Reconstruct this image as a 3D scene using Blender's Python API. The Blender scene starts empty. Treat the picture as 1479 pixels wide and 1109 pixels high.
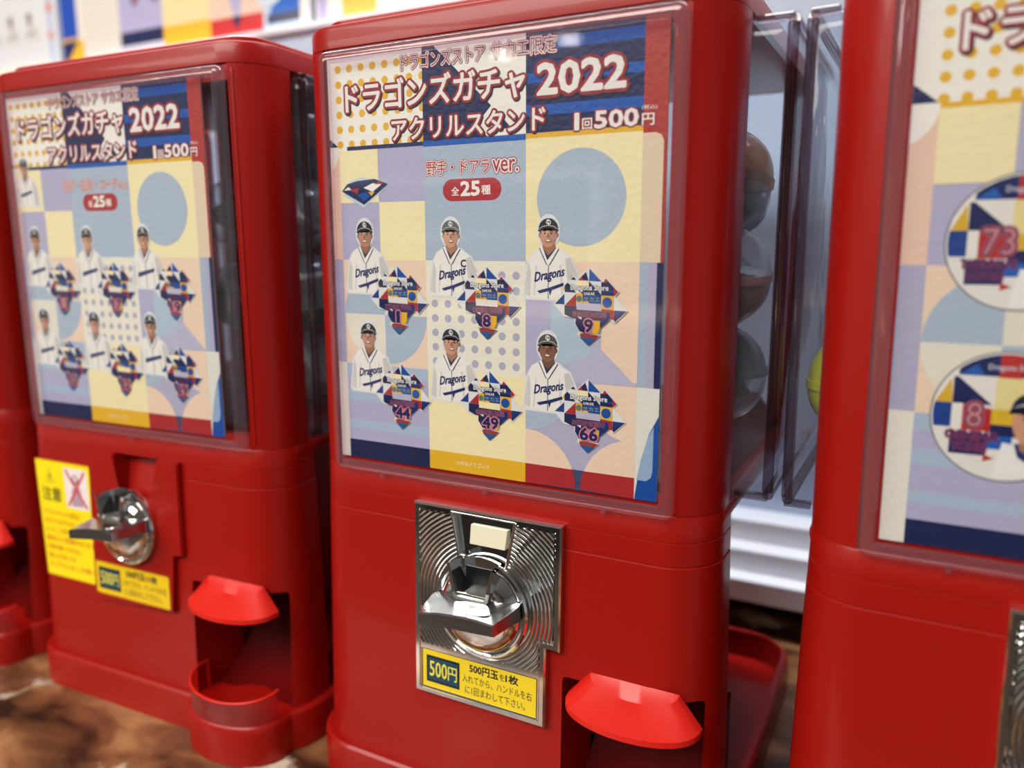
import bpy, bmesh, math, random
from mathutils import Vector, Matrix
from mathutils.geometry import tessellate_polygon
random.seed(4)
COL = bpy.context.scene.collection
SC = bpy.context.scene
R_ = math.radians
TABLE = -0.272            # height of the wooden table top; zero is the foot of the display windows
# ------------------------------------------------------------------ camera
F_PX = 1138.6
cam_d = bpy.data.cameras.new('camera'); cam_d.sensor_width = 36; cam_d.lens = F_PX / 1479 * 36
cam_d.clip_start = 0.02; cam_d.clip_end = 60
cam = bpy.data.objects.new('camera', cam_d); COL.objects.link(cam); SC.camera = cam
Fv = Vector((-0.45796944, 0.87136698, -0.17602151)); Rv = Vector((0.88535002, 0.46492092, -0.00196861))
Uv = Rv.cross(Fv).normalized()
cam.matrix_world = Matrix(((Rv.x, Uv.x, -Fv.x, 0.39637), (Rv.y, Uv.y, -Fv.y, -0.46916), (Rv.z, Uv.z, -Fv.z, 0.17146), (0, 0, 0, 1)))
cam_d.dof.use_dof = True; cam_d.dof.focus_distance = 0.535; cam_d.dof.aperture_fstop = 2.9
# ------------------------------------------------------------------ view, world, lights
SC.view_settings.view_transform = 'Standard'; SC.view_settings.look = 'None'
SC.view_settings.exposure = 0.08; SC.view_settings.gamma = 1.0; SC.view_settings.use_curve_mapping = False
SC.cycles.max_bounces = 14; SC.cycles.transparent_max_bounces = 24; SC.cycles.transmission_bounces = 12
SC.cycles.sample_clamp_indirect = 6
w = bpy.data.worlds.new('world'); SC.world = w; w.use_nodes = True
w.node_tree.nodes['Background'].inputs[0].default_value = (0.9, 0.93, 1.0, 1)
w.node_tree.nodes['Background'].inputs[1].default_value = 0.6
def area(name, loc, rot, sx, sy, power, col):
    l = bpy.data.lights.new(name, 'AREA'); l.shape = 'RECTANGLE'; l.size = sx; l.size_y = sy; l.energy = power; l.color = col
    o = bpy.data.objects.new(name, l); COL.objects.link(o); o.location = loc; o.rotation_euler = rot; return o
area('aisle_ceiling_light', (-0.6, -2.2, 1.70), (R_(0), 0, 0), 2.6, 1.6, 150, (1.0, 0.95, 0.88))
area('row_ceiling_light', (-0.2, 0.45, 1.70), (0, 0, 0), 3.0, 0.5, 75, (0.93, 0.96, 1.0))
area('far_aisle_light', (-3.0, -3.6, 1.70), (R_(0), 0, 0), 1.6, 1.6, 80, (1.0, 0.96, 0.9))
# ------------------------------------------------------------------ materials
def lin(c):
    return tuple(((v / 255) / 12.92 if v / 255 <= 0.04045 else ((v / 255 + 0.055) / 1.055) ** 2.4) for v in c)
def mat(name, rgb=(200, 200, 200), rough=0.5, metal=0.0, coat=0.0, trans=0.0, ior=1.45, spec=0.5, bump=None, emit=None):
    m = bpy.data.materials.new(name); m.use_nodes = True
    nt = m.node_tree; b = nt.nodes['Principled BSDF']
    b.inputs['Base Color'].default_value = (*lin(rgb), 1); b.inputs['Roughness'].default_value = rough
    b.inputs['Metallic'].default_value = metal; b.inputs['Coat Weight'].default_value = coat
    b.inputs['Coat Roughness'].default_value = 0.04
    b.inputs['Transmission Weight'].default_value = trans; b.inputs['IOR'].default_value = ior
    b.inputs['Specular IOR Level'].default_value = spec
    if emit: b.inputs['Emission Color'].default_value = (*lin(rgb), 1); b.inputs['Emission Strength'].default_value = emit
    if bump:
        sc, st = bump
        t = nt.nodes.new('ShaderNodeTexCoord'); n = nt.nodes.new('ShaderNodeTexNoise'); n.inputs['Scale'].default_value = sc; n.inputs['Detail'].default_value = 4
        bp = nt.nodes.new('ShaderNodeBump'); bp.inputs['Strength'].default_value = st; bp.inputs['Distance'].default_value = 0.002
        nt.links.new(t.outputs['Object'], n.inputs['Vector']); nt.links.new(n.outputs['Fac'], bp.inputs['Height']); nt.links.new(bp.outputs['Normal'], b.inputs['Normal'])
    return m
def clear_mat(name, tint=(1, 1, 1), rough=0.02, ior=1.45, haze=0.0, bump=None):
    m = bpy.data.materials.new(name); m.use_nodes = True; nt = m.node_tree
    for n in list(nt.nodes): nt.nodes.remove(n)
    out = nt.nodes.new('ShaderNodeOutputMaterial'); tr = nt.nodes.new('ShaderNodeBsdfTransparent'); gl = nt.nodes.new('ShaderNodeBsdfGlossy')
    mx = nt.nodes.new('ShaderNodeMixShader'); lw = nt.nodes.new('ShaderNodeLayerWeight'); lw.inputs['Blend'].default_value = 0.5
    pw = nt.nodes.new('ShaderNodeMath'); pw.operation = 'POWER'; pw.inputs[1].default_value = 5.0; f0 = ((ior - 1) / (ior + 1)) ** 2
    fr = nt.nodes.new('ShaderNodeMath'); fr.operation = 'MULTIPLY_ADD'; fr.inputs[1].default_value = 1 - f0; fr.inputs[2].default_value = f0
    nt.links.new(lw.outputs['Facing'], pw.inputs[0]); nt.links.new(pw.outputs[0], fr.inputs[0])
    tr.inputs[0].default_value = (*tint, 1); gl.inputs['Roughness'].default_value = rough
    nt.links.new(fr.outputs[0], mx.inputs[0]); nt.links.new(tr.outputs[0], mx.inputs[1]); nt.links.new(gl.outputs[0], mx.inputs[2])
    last = mx
    if haze:
        df = nt.nodes.new('ShaderNodeBsdfDiffuse'); df.inputs[0].default_value = (0.8, 0.85, 0.95, 1); m2 = nt.nodes.new('ShaderNodeMixShader'); m2.inputs[0].default_value = haze
        nt.links.new(mx.outputs[0], m2.inputs[1]); nt.links.new(df.outputs[0], m2.inputs[2]); last = m2
    if bump:
        t = nt.nodes.new('ShaderNodeTexCoord'); n = nt.nodes.new('ShaderNodeTexNoise'); n.inputs['Scale'].default_value = bump[0]
        bp = nt.nodes.new('ShaderNodeBump'); bp.inputs['Strength'].default_value = bump[1]; bp.inputs['Distance'].default_value = 0.002
        nt.links.new(t.outputs['Object'], n.inputs['Vector']); nt.links.new(n.outputs['Fac'], bp.inputs['Height'])
        nt.links.new(bp.outputs['Normal'], gl.inputs['Normal']); nt.links.new(bp.outputs['Normal'], lw.inputs['Normal'])
    nt.links.new(last.outputs[0], out.inputs[0]); return m
def print_mat(name, rough, bumpsc, bumpst, coat):
    m = mat(name, rough=rough, coat=coat, bump=(bumpsc, bumpst)); nt = m.node_tree; b = nt.nodes['Principled BSDF']
    a = nt.nodes.new('ShaderNodeAttribute'); a.attribute_name = 'ink'; nt.links.new(a.outputs['Color'], b.inputs['Base Color']); return m
RED = mat('red_plastic', (154, 19, 12), 0.34, spec=0.35, coat=0.12, bump=(22, 0.05))
RED2 = mat('red_gloss_plastic', (212, 34, 24), 0.3, coat=0.06)
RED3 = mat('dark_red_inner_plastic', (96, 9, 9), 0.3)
REDT = clear_mat('red_translucent_plastic', (0.95, 0.42, 0.36), 0.08, 1.6, haze=0.02)
EDGE = clear_mat('clear_moulded_edge', (0.62, 0.56, 0.60), 0.03, 1.9)
CLEAR = clear_mat('clear_plastic_sheet', (0.97, 0.975, 0.985), 0.03)
CLEARB = clear_mat('clear_side_plastic', (0.90, 0.93, 0.97), 0.05, bump=(14, 0.5), haze=0.03)
GLASS = clear_mat('clear_plastic_rim', (0.93, 0.88, 0.92), 0.04, 1.7, haze=0.03)
CHROME = mat('chrome', (225, 226, 224), 0.07, metal=1.0)
CHROME2 = mat('worn_chrome', (205, 203, 196), 0.2, metal=1.0, bump=(300, 0.1))
CHROME3 = mat('brushed_chrome', (178, 180, 184), 0.2, metal=1.0, bump=(420, 0.06))
PRINT = print_mat('laminated_print', 0.45, 240, 0.22, 0.22)
STICK = print_mat('sticker_print', 0.35, 60, 0.05, 0.2)
WHITE = mat('white_laminate', (236, 238, 244), 0.25, coat=0.3)
BLACK = mat('black_plastic', (16, 15, 17), 0.3)
PAPER = mat('card_back', (225, 220, 208), 0.6)
def wood_mat():
    m = mat('worn_brown_wood', rough=0.33, coat=0.25); nt = m.node_tree; b = nt.nodes['Principled BSDF']
    t = nt.nodes.new('ShaderNodeTexCoord'); mp = nt.nodes.new('ShaderNodeMapping'); mp.inputs['Scale'].default_value = (4, 7, 1)
    n = nt.nodes.new('ShaderNodeTexNoise'); n.inputs['Scale'].default_value = 3.2; n.inputs['Detail'].default_value = 8; n.inputs['Distortion'].default_value = 0.35
    r = nt.nodes.new('ShaderNodeValToRGB'); e = r.color_ramp.elements
    e[0].position = 0.34; e[0].color = (*lin((48, 30, 22)), 1); e[1].position = 0.72; e[1].color = (*lin((186, 138, 92)), 1)
    x = e.new(0.52); x.color = (*lin((122, 80, 52)), 1)
    n2 = nt.nodes.new('ShaderNodeTexNoise'); n2.inputs['Scale'].default_value = 11; n2.inputs['Detail'].default_value = 5
    r2 = nt.nodes.new('ShaderNodeValToRGB'); r2.color_ramp.elements[0].position = 0.66; r2.color_ramp.elements[1].position = 0.72
    mx = nt.nodes.new('ShaderNodeMix'); mx.data_type = 'RGBA'
    nt.links.new(t.outputs['Object'], mp.inputs['Vector']); nt.links.new(mp.outputs[0], n.inputs['Vector']); nt.links.new(t.outputs['Object'], n2.inputs['Vector'])
    nt.links.new(n.outputs['Fac'], r.inputs[0]); nt.links.new(n2.outputs['Fac'], r2.inputs[0])
    nt.links.new(r2.outputs[0], mx.inputs['Factor']); nt.links.new(r.outputs[0], mx.inputs['A']); mx.inputs['B'].default_value = (*lin((214, 200, 180)), 1)
    nt.links.new(mx.outputs['Result'], b.inputs['Base Color'])
    bp = nt.nodes.new('ShaderNodeBump'); bp.inputs['Strength'].default_value = 0.25; bp.inputs['Distance'].default_value = 0.003
    nt.links.new(n.outputs['Fac'], bp.inputs['Height']); nt.links.new(bp.outputs['Normal'], b.inputs['Normal'])
    return m
WOOD = wood_mat()
# ------------------------------------------------------------------ helpers
def link(name, me, parent=None, loc=None, m=None, smooth=None):
    o = bpy.data.objects.new(name, me); COL.objects.link(o)
    if parent: o.parent = parent
    if loc is not None: o.location = loc
    if m: me.materials.clear(); me.materials.append(m)
    if smooth is not None:
        for p in me.polygons: p.use_smooth = True
        me.set_sharp_from_angle(angle=R_(smooth))
    return o
def empty(name, loc, label, cat, group=None, rot=(0, 0, 0)):
    o = bpy.data.objects.new(name, None); COL.objects.link(o); o.empty_display_size = 0.05
    o.location = loc; o.rotation_euler = rot; tag(o, label, cat, group); return o
def tag(o, label, cat, group=None):
    o['label'] = label; o['category'] = cat
    if group: o['group'] = group
    return o
def tomesh(bm, name='m'):
    me = bpy.data.meshes.new(name); bmesh.ops.recalc_face_normals(bm, faces=bm.faces); bm.to_mesh(me); bm.free(); return me
def rrect(x0, x1, y0, y1, r, n=6):
    pts = []
    for cx, cy, a0 in ((x1 - r, y0 + r, -90), (x1 - r, y1 - r, 0), (x0 + r, y1 - r, 90), (x0 + r, y0 + r, 180)):
        for i in range(n + 1):
            a = R_(a0 + 90 * i / n); pts.append((cx + r * math.cos(a), cy + r * math.sin(a)))
    return pts
def loft(bm, rings, cap0=True, cap1=True, closed=True):
    vs = [[bm.verts.new(p) for p in rg] for rg in rings]; n = len(rings[0])
    for a, b in zip(vs, vs[1:]):
        for i in range(n if closed else n - 1):
            bm.faces.new((a[i], a[(i + 1) % n], b[(i + 1) % n], b[i]))
    if cap0: bm.faces.new(list(reversed(vs[0])))
    if cap1: bm.faces.new(vs[-1])
    return vs
def zring(x0, x1, y0, y1, r, z, n=6): return [(x, y, z) for x, y in rrect(x0, x1, y0, y1, r, n)]
def yring(x0, x1, z0, z1, r, y, n=4): return [(x, y, z) for x, z in rrect(x0, x1, z0, z1, r, n)]
def box(bm, x0, x1, y0, y1, z0, z1, bev=0):
    r = bmesh.ops.create_cube(bm, size=1)['verts']
    for v in r: v.co = Vector(((x0 + x1) / 2 + v.co.x * (x1 - x0), (y0 + y1) / 2 + v.co.y * (y1 - y0), (z0 + z1) / 2 + v.co.z * (z1 - z0)))
    if bev:
        ed = list({e for v in r for e in v.link_edges}); bmesh.ops.bevel(bm, geom=ed, offset=bev, segments=2, affect='EDGES', profile=0.6)
def boxo(name, x0, x1, y0, y1, z0, z1, m, parent=None, bev=0, loc=None, smooth=None):
    bm = bmesh.new(); box(bm, x0, x1, y0, y1, z0, z1, bev); return link(name, tomesh(bm), parent, loc, m, smooth)
def cut(me, cutters, op='DIFFERENCE'):
    o = bpy.data.objects.new('tmp', me); COL.objects.link(o); tmp = [o]
    for c in cutters:
        co = bpy.data.objects.new('tmpc', c); COL.objects.link(co); tmp.append(co)
        md = o.modifiers.new('b', 'BOOLEAN'); md.operation = op; md.solver = 'EXACT'; md.object = co
    dg = bpy.context.evaluated_depsgraph_get(); r = bpy.data.meshes.new_from_object(o.evaluated_get(dg))
    for t in tmp: bpy.data.objects.remove(t)
    return r
def tube(bm, pts, r, n=8, closed=False):
    rings = []
    N = len(pts); pts = [Vector(p) for p in pts]
    up = None
    for i, p in enumerate(pts):
        a = pts[(i - 1) % N] if (closed or i) else p; b = pts[(i + 1) % N] if (closed or i < N - 1) else p
        t = (b - a).normalized()
        if up is None: up = t.orthogonal().normalized()
        s = t.cross(up).normalized(); up = s.cross(t).normalized()
        rings.append([tuple(p + s * r * math.cos(2 * math.pi * k / n) + up * r * math.sin(2 * math.pi * k / n)) for k in range(n)])
    if closed: rings.append(rings[0])
    loft(bm, rings, not closed, not closed)
def lathe(bm, prof, n=32, axis='z', c=(0, 0, 0)):
    rings = []
    for r, h in prof:
        rg = []
        for k in range(n):
            a = 2 * math.pi * k / n; x, y = r * math.cos(a), r * math.sin(a)
            rg.append((c[0] + x, c[1] + y, c[2] + h) if axis == 'z' else (c[0] + x, c[1] + h, c[2] + y))
        rings.append(rg)
    loft(bm, rings, True, True)
# ------------------------------------------------------------------ flat print (posters, stickers): inked shapes on one thin sheet
GLY = {}
def glyphs(s, off=0.0):
    k = (s, off)
    if k not in GLY:
        c = bpy.data.curves.new('t', 'FONT'); c.body = s; c.size = 1; c.offset = off; c.resolution_u = 2
        o = bpy.data.objects.new('t', c); m = o.to_mesh()
        GLY[k] = ([(v.co.x, v.co.y) for v in m.vertices], [tuple(p.vertices) for p in m.polygons])
        o.to_mesh_clear(); bpy.data.objects.remove(o); bpy.data.curves.remove(c)
    return GLY[k]
WHT = (244, 240, 228); NAVY = (22, 32, 82); BLUE = (14, 76, 160); CREAM = (246, 232, 180); GREYB = (172, 188, 204); LILAC = (180, 176, 204)
PEACH = (240, 212, 186); REDI = (172, 40, 46); YEL = (232, 180, 40); DRED = (150, 34, 46); INK = (24, 26, 40); SKIN = (196, 142, 112)
class Print:
    """millimetres on the sheet; later shapes lie on top of earlier ones"""
    def __init__(s, fx=lambda x, z: (x, z), clip=None): s.v = []; s.f = []; s.c = []; s.fx = fx; s.clip = clip; s.lay = 0; s.bb = []
    def level(s, vs):
        x0, x1 = min(v[0] for v in vs) + 0.02, max(v[0] for v in vs) - 0.02; z0, z1 = min(v[1] for v in vs) + 0.02, max(v[1] for v in vs) - 0.02; L = 0
        for b in s.bb:
            if b[4] > L and b[0] < x1 and b[1] > x0 and b[2] < z1 and b[3] > z0: L = b[4]
        s.bb.append((x0, x1, z0, z1, L + 1)); s.lay = L + 1; s.top = max(getattr(s, 'top', 0), L + 1)
    def poly(s, pts, col, same=False):
        if s.clip:
            x0, x1, z0, z1 = s.clip
            for ax, lim, sg in ((0, x0, 1), (0, x1, -1), (1, z0, 1), (1, z1, -1)):
                out = []
                for i in range(len(pts)):
                    a, b = pts[i - 1], pts[i]; ia, ib = (a[ax] - lim) * sg >= 0, (b[ax] - lim) * sg >= 0
                    if ia != ib:
                        t = (lim - a[ax]) / (b[ax] - a[ax]); out.append((a[0] + t * (b[0] - a[0]), a[1] + t * (b[1] - a[1])))
                    if ib: out.append(b)
                pts = out
                if len(pts) < 3: return s
        s.level(pts)
        b = len(s.v); s.v += [(*s.fx(*p), s.lay) for p in pts]
        for t in tessellate_polygon([[Vector((p[0], p[1], 0)) for p in pts]]):
            s.f.append(tuple(b + i for i in t)); s.c.append(col)
        return s
    def rect(s, x0, x1, z0, z1, col, same=False): return s.poly([(x0, z0), (x1, z0), (x1, z1), (x0, z1)], col, same)
    def disc(s, x, z, r, col, rz=None, a0=0, a1=360, n=28, same=False):
        rz = rz or r; full = abs(a1 - a0) >= 360; n = max(5, int(n * abs(a1 - a0) / 360))
        p = [(x + r * math.cos(R_(a0 + (a1 - a0) * i / n)), z + rz * math.sin(R_(a0 + (a1 - a0) * i / n))) for i in range(n + (0 if full else 1))]
        if not full: p.append((x, z))
        return s.poly(p, col, same)
    def rrect(s, x0, x1, z0, z1, r, col): return s.poly(rrect(x0, x1, z0, z1, r, 5), col)
    def text(s, t, x0, x1, z0, z1, layers, skew=0.0, slope=0.0):
        """layers: list of (outline width in em, colour[, dx, dz]) from the bottom up, fitted by the plain glyphs to the box"""
        vv, ff = glyphs(t, 0.0)
        if not vv: return s
        ax, bx = min(v[0] for v in vv), max(v[0] for v in vv); ay, by = min(v[1] for v in vv), max(v[1] for v in vv)
        sx, sy = (x1 - x0) / (bx - ax), (z1 - z0) / (by - ay)
        x00 = x0
        for L in layers:
            w_ = L[0]; dx, dz = (L[2], L[3]) if len(L) > 2 else (0, 0); em = min(sx, sy)
            nd = 1 if w_ <= 0 else (6 if w_ < 0.03 else 12)
            base = [((v[0] - ax) * sx, (v[1] - ay) * sy) for v in vv]
            ox = w_ * em if w_ > 0 else 0
            s.level([(x00 - ox + dx + e * (x1 - x0 + 2 * ox), z0 - ox + dz + g * (z1 - z0 + 2 * ox) + e * (x1 - x0) * slope) for e in (0, 1) for g in (0, 1)])
            for d in range(nd):
                a = 2 * math.pi * d / nd; ex, ez = (ox * math.cos(a), ox * math.sin(a)) if nd > 1 else (0, 0); b = len(s.v)
                for X, Z in base: s.v.append((*s.fx(x00 + X + Z * skew + dx + ex, z0 + Z + X * slope + dz + ez), s.lay + d * 0.07))
                for f in ff: s.f.append(tuple(b + i for i in f)); s.c.append(L[1])
            if nd == 12:
                b = len(s.v)
                for X, Z in base: s.v.append((*s.fx(x00 + X + Z * skew + dx, z0 + Z + X * slope + dz), s.lay + 0.86))
                for f in ff: s.f.append(tuple(b + i for i in f)); s.c.append(L[1])
        return s
    def build(s, name, m, parent=None, loc=(0, 0, 0), step=0.00005, thick=None, scale=0.001):
        me = bpy.data.meshes.new(name)
        me.from_pydata([(x * scale, -l * step, z * scale) for x, z, l in s.v], [], s.f)
        a = me.color_attributes.new('ink', 'FLOAT_COLOR', 'CORNER'); i = 0
        buf = []
        for p, c in zip(me.polygons, s.c):
            q = (*lin(c), 1.0)
            for _ in range(p.loop_total): buf += q
        a.data.foreach_set('color', buf)
        # faces look towards -y
        bm = bmesh.new(); bm.from_mesh(me)
        fl = [f for f in bm.faces if f.normal.y > 0]; bmesh.ops.reverse_faces(bm, faces=fl); bm.to_mesh(me); bm.free()
        o = link(name, me, parent, loc, m); return o

def star(P, cx, cz, num, name, bg, w=49.5, h=49.0, detail=True):
    """printed acrylic base: a crystal shaped patchwork with a number"""
    kx, kz = w / 890, h / 965
    def q(pts): return [(cx + (x - 455) * kx, cz - (y - 537) * kz - (x - 455) * kx * 0.03) for x, y in pts]
    def p(pts, c): P.poly(q(pts), c)
    p([(435, 45), (595, 200), (645, 155), (805, 330), (755, 385), (912, 555), (762, 715), (700, 680), (590, 790), (560, 870), (585, 890), (435, 1030), (300, 890), (322, 840), (265, 765), (265, 702), (220, 690), (130, 680), (-10, 525), (122, 385), (100, 320), (165, 238), (215, 200), (245, 155), (300, 195), (400, 90)], (226, 226, 222))
    p([(212, 206), (246, 166), (276, 206)], INK)
    p([(300, 207), (400, 100), (433, 207)], NAVY); p([(300, 207), (347, 158), (370, 207)], REDI)
    p([(438, 210), (440, 56), (592, 210)], BLUE)
    p([(290, 212), (435, 212), (435, 278), (290, 278)], CREAM)
    p([(436, 212), (565, 345), (588, 375), (588, 385), (360, 385), (300, 330), (300, 280), (436, 280)], NAVY)
    p([(588, 215), (615, 215), (640, 170), (795, 330), (745, 380), (588, 380)], NAVY)
    p([(615, 225), (643, 166), (672, 212)], REDI); p([(738, 378), (742, 275), (795, 330)], REDI)
    p([(600, 320), (738, 320), (738, 332), (600, 332)], BLUE)
    p([(135, 285), (170, 245), (215, 285), (278, 366), (135, 366)], NAVY); p([(110, 322), (134, 292), (134, 350)], YEL)
    p([(10, 525), (132, 388), (132, 525)], (24, 60, 130)); p([(142, 530), (282, 375), (282, 538)], REDI)
    p([(285, 372), (362, 372), (362, 485), (285, 485)], YEL); P.disc(cx + (320 - 455) * kx, cz - (435 - 537) * kz, 37 * kx, (96, 120, 110), n=12)
    p([(362, 385), (590, 385), (590, 488), (362, 488)], (20, 70, 140)); p([(370, 465), (440, 465), (440, 492), (370, 492)], YEL)
    p([(596, 380), (741, 380), (741, 548), (596, 548)], YEL); P.disc(cx + (665 - 455) * kx, cz - (465 - 537) * kz - 0.4, 60 * kx, BLUE, n=18)
    p([(135, 532), (288, 538), (288, 695), (230, 690), (135, 650)], NAVY)
    p([(288, 490), (592, 490), (592, 578), (288, 578)], bg)
    p([(596, 550), (746, 555), (746, 675), (700, 672), (700, 585), (596, 582)], REDI); p([(592, 582), (700, 582), (700, 672), (580, 792)], (24, 46, 110))
    p([(750, 556), (900, 556), (760, 703), (747, 680)], (20, 40, 100))
    p([(280, 578), (592, 578), (592, 700), (280, 700)], (70, 40, 84))
    p([(280, 700), (400, 700), (400, 868), (332, 850), (276, 760)], NAVY); p([(300, 668), (352, 668), (352, 700)], WHT)
    p([(400, 700), (580, 700), (580, 790), (550, 868), (400, 868)], YEL); p([(400, 700), (490, 700), (490, 868), (400, 868)], (190, 120, 130))
    p([(312, 868), (372, 868), (372, 897), (312, 870)], YEL); p([(372, 868), (572, 885), (520, 935), (350, 935), (330, 897)], (150, 60, 60)); p([(500, 884), (573, 884), (522, 935)], REDI)
    p([(340, 930), (530, 930), (435, 1020)], (30, 90, 150))
    if detail:
        for k in range(4): p([(775 + k * 26, 560), (783 + k * 26, 560), (783 + k * 26, 640 - k * 22), (775 + k * 26, 640 - k * 22)], BLUE)
        T = lambda t, x0, x1, y0, y1, L: P.text(t, cx + (x0 - 455) * kx, cx + (x1 - 455) * kx, cz - (y1 - 537) * kz, cz - (y0 - 537) * kz, L)
        T('Dragons Store', 212, 675, 258, 346, [(0.07, INK), (0.024, (238, 236, 230))])
        T('SAKAE', 378, 508, 352, 384, [(0.02, WHT)])
        T('サカエ', 375, 575, 410, 466, [(0.01, (150, 160, 160))])
        T(name, 245, 650, 600, 662, [(0.07, (210, 124, 146)), (0.02, (26, 30, 84))])
        L = len(num)
        T(num, 418 if num == '1' else 392 if L == 1 else 345, 462 if num == '1' else 492 if L == 1 else 562, 692, 850, [(0.10, (222, 138, 156)), (0.035, (26, 30, 84))])
    else:
        P.text(num, cx - 6 if len(num) > 1 else cx - 3, cx + 6 if len(num) > 1 else cx + 3, cz - 17, cz - 9, [(0.09, (222, 138, 156)), (0.03, NAVY)])

def player(P, hx, hz, skin=SKIN, k=1.0, cap=None, mark='', turn=0, detail=True, under=(40, 48, 84)):
    """printed photograph of a player: cap, face, white jersey with script; head centre at hx, hz"""
    def pl(pts, c): P.poly([(hx + x * k, hz + z * k) for x, z in pts], c)
    def ds(x, z, r, c, rz=None, a0=0, a1=360, n=20): P.disc(hx + x * k, hz + z * k, r * k, c, (rz * k if rz else None), a0, a1, n)
    pl([(-5, -8), (-12, -12), (-16, -19), (-19, -40), (-17, -43), (24, -44), (23, -34), (21, -24), (17, -15), (8, -9)], (226, 228, 228))      # pale halo of the cut-out
    ds(0, 1.5, 8.4, (226, 228, 228), 11)
    pl([(-4, -8), (-11, -12), (-14.5, -18), (-17.5, -39), (-15, -42), (20, -43), (21.5, -36), (20, -24), (15.5, -15), (6.5, -9)], (240, 236, 226))    # jersey
    pl([(12, -16), (15.5, -15), (20, -24), (21.5, -36), (20, -43), (15, -42), (13.5, -28)], (206, 202, 196))
    pl([(-14.5, -18), (-12.5, -24), (-13, -41), (-17.5, -39)], (212, 208, 200))
    pl([(8, -20), (9.2, -20), (11.5, -41), (9.5, -41)], (214, 210, 204)); pl([(-9, -20), (-8, -21), (-9.5, -40), (-11, -40)], (220, 216, 208))
    pl([(16, -26), (17, -26), (16.5, -40), (15, -40)], (178, 176, 176))
    pl([(-4.6, -8.5), (-1, -17.5), (5.8, -9)], under)
    pl([(-3.8, -4), (-4.2, -9), (0, -14), (5, -9.5), (4.6, -4)], tuple(int(c * 0.8) for c in skin))
    pl([(-5.6, -8.6), (-4.4, -8), (-0.6, -17), (0.6, -17), (6.4, -9), (7.2, -9.6), (0.6, -20), (-0.8, -19.5)], (244, 240, 232))
    for a, b in (((-6.4, -9.2), (-1.0, -20)), ((7.6, -9.8), (0.9, -20.2)), ((0.2, -20), (0.2, -42))):
        dx, dz = b[0] - a[0], b[1] - a[1]; L = math.hypot(dx, dz); nx, nz = -dz / L * 0.28, dx / L * 0.28
        pl([(a[0] - nx, a[1] - nz), (b[0] - nx, b[1] - nz), (b[0] + nx, b[1] + nz), (a[0] + nx, a[1] + nz)], (52, 56, 92))
    if detail:
        P.text('Dragons', hx - 10 * k, hx + 11 * k, hz - 33 * k, hz - 25 * k, [(0.035, (26, 38, 98))], skew=0.12, slope=0.20)
        pl([(-8, -37), (1, -34.6), (11, -31.2), (11.2, -33.2), (3, -36.2), (-6, -38.6)], (26, 38, 98)); pl([(0.5, -36), (2.8, -36), (1.4, -40)], (26, 38, 98))
        if mark: P.text(mark, hx + 8 * k, hx + 12 * k, hz - 22 * k, hz - 17 * k, [(0.03, (30, 36, 80))])
    else:
        pl([(-10, -33), (11, -28), (11, -25), (-10, -29)], (60, 66, 110))
    d = tuple(int(c * 0.72) for c in skin); hi = tuple(min(255, int(c * 1.12)) for c in skin)
    ds(-6.1 + turn, -1, 1.1, d, 1.8, n=10); ds(6.1 + turn, -1, 1.1, d, 1.8, n=10)
    ds(0, -0.8, 6.0, skin, 8.0)
    pl([(-6, 1), (-6.2, 5), (-5, 5), (-5.2, -1)], (38, 32, 32)); pl([(6, 1), (6.2, 5), (5, 5), (5.2, -1)], (38, 32, 32))
    ds(2.8, -2, 2.7, tuple(int(c * 0.9) for c in skin), 4.6, n=12); ds(-1.6, 0.6, 2.0, hi, 1.6, n=12)
    for sx in (-2.5, 2.1):
        ds(sx + turn, 0.2, 0.95, (52, 36, 32), 0.5, n=10); ds(sx + turn, 1.6, 1.3, (60, 42, 36), 0.35, n=8)
    pl([(-0.7 + turn, 0.4), (0.3 + turn, 0.4), (0.9 + turn, -2.4), (-1.1 + turn, -2.5)], d)
    ds(turn - 0.1, -4.6, 2.2, (126, 66, 60), 0.95, n=12); ds(turn - 0.1, -4.4, 1.7, (242, 236, 228), 0.5, n=12)
    cc = cap or (34, 36, 48)
    ds(0, 3.2, 6.9, cc, 6.6, 0, 180, 24); pl([(-6.9, 3.3), (-7.3, 2.0), (0, 4.4), (7.3, 2.0), (6.9, 3.3)], cc)
    pl([(-7.4, 2.1), (-4, 4.3), (0, 5.0), (4, 4.3), (7.4, 2.1), (6.4, 1.2), (3.6, 3.0), (0, 3.6), (-3.6, 3.0), (-6.4, 1.2)], tuple(max(0, c - 12) for c in cc))
    pl([(-7.4, 2.1), (-4, 4.3), (0, 5.0), (4, 4.3), (7.4, 2.1), (7.1, 2.6), (4, 4.8), (0, 5.5), (-4, 4.8), (-7.1, 2.6)], (196, 194, 190))
    P.text('C', hx - 1.5 * k, hx + 0.7 * k, hz + 6 * k, hz + 9 * k, [(0.03, (236, 236, 232))])
    P.text('D', hx - 0.2 * k, hx + 1.8 * k, hz + 5.6 * k, hz + 8.6 * k, [(0.03, (236, 236, 232))])

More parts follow.
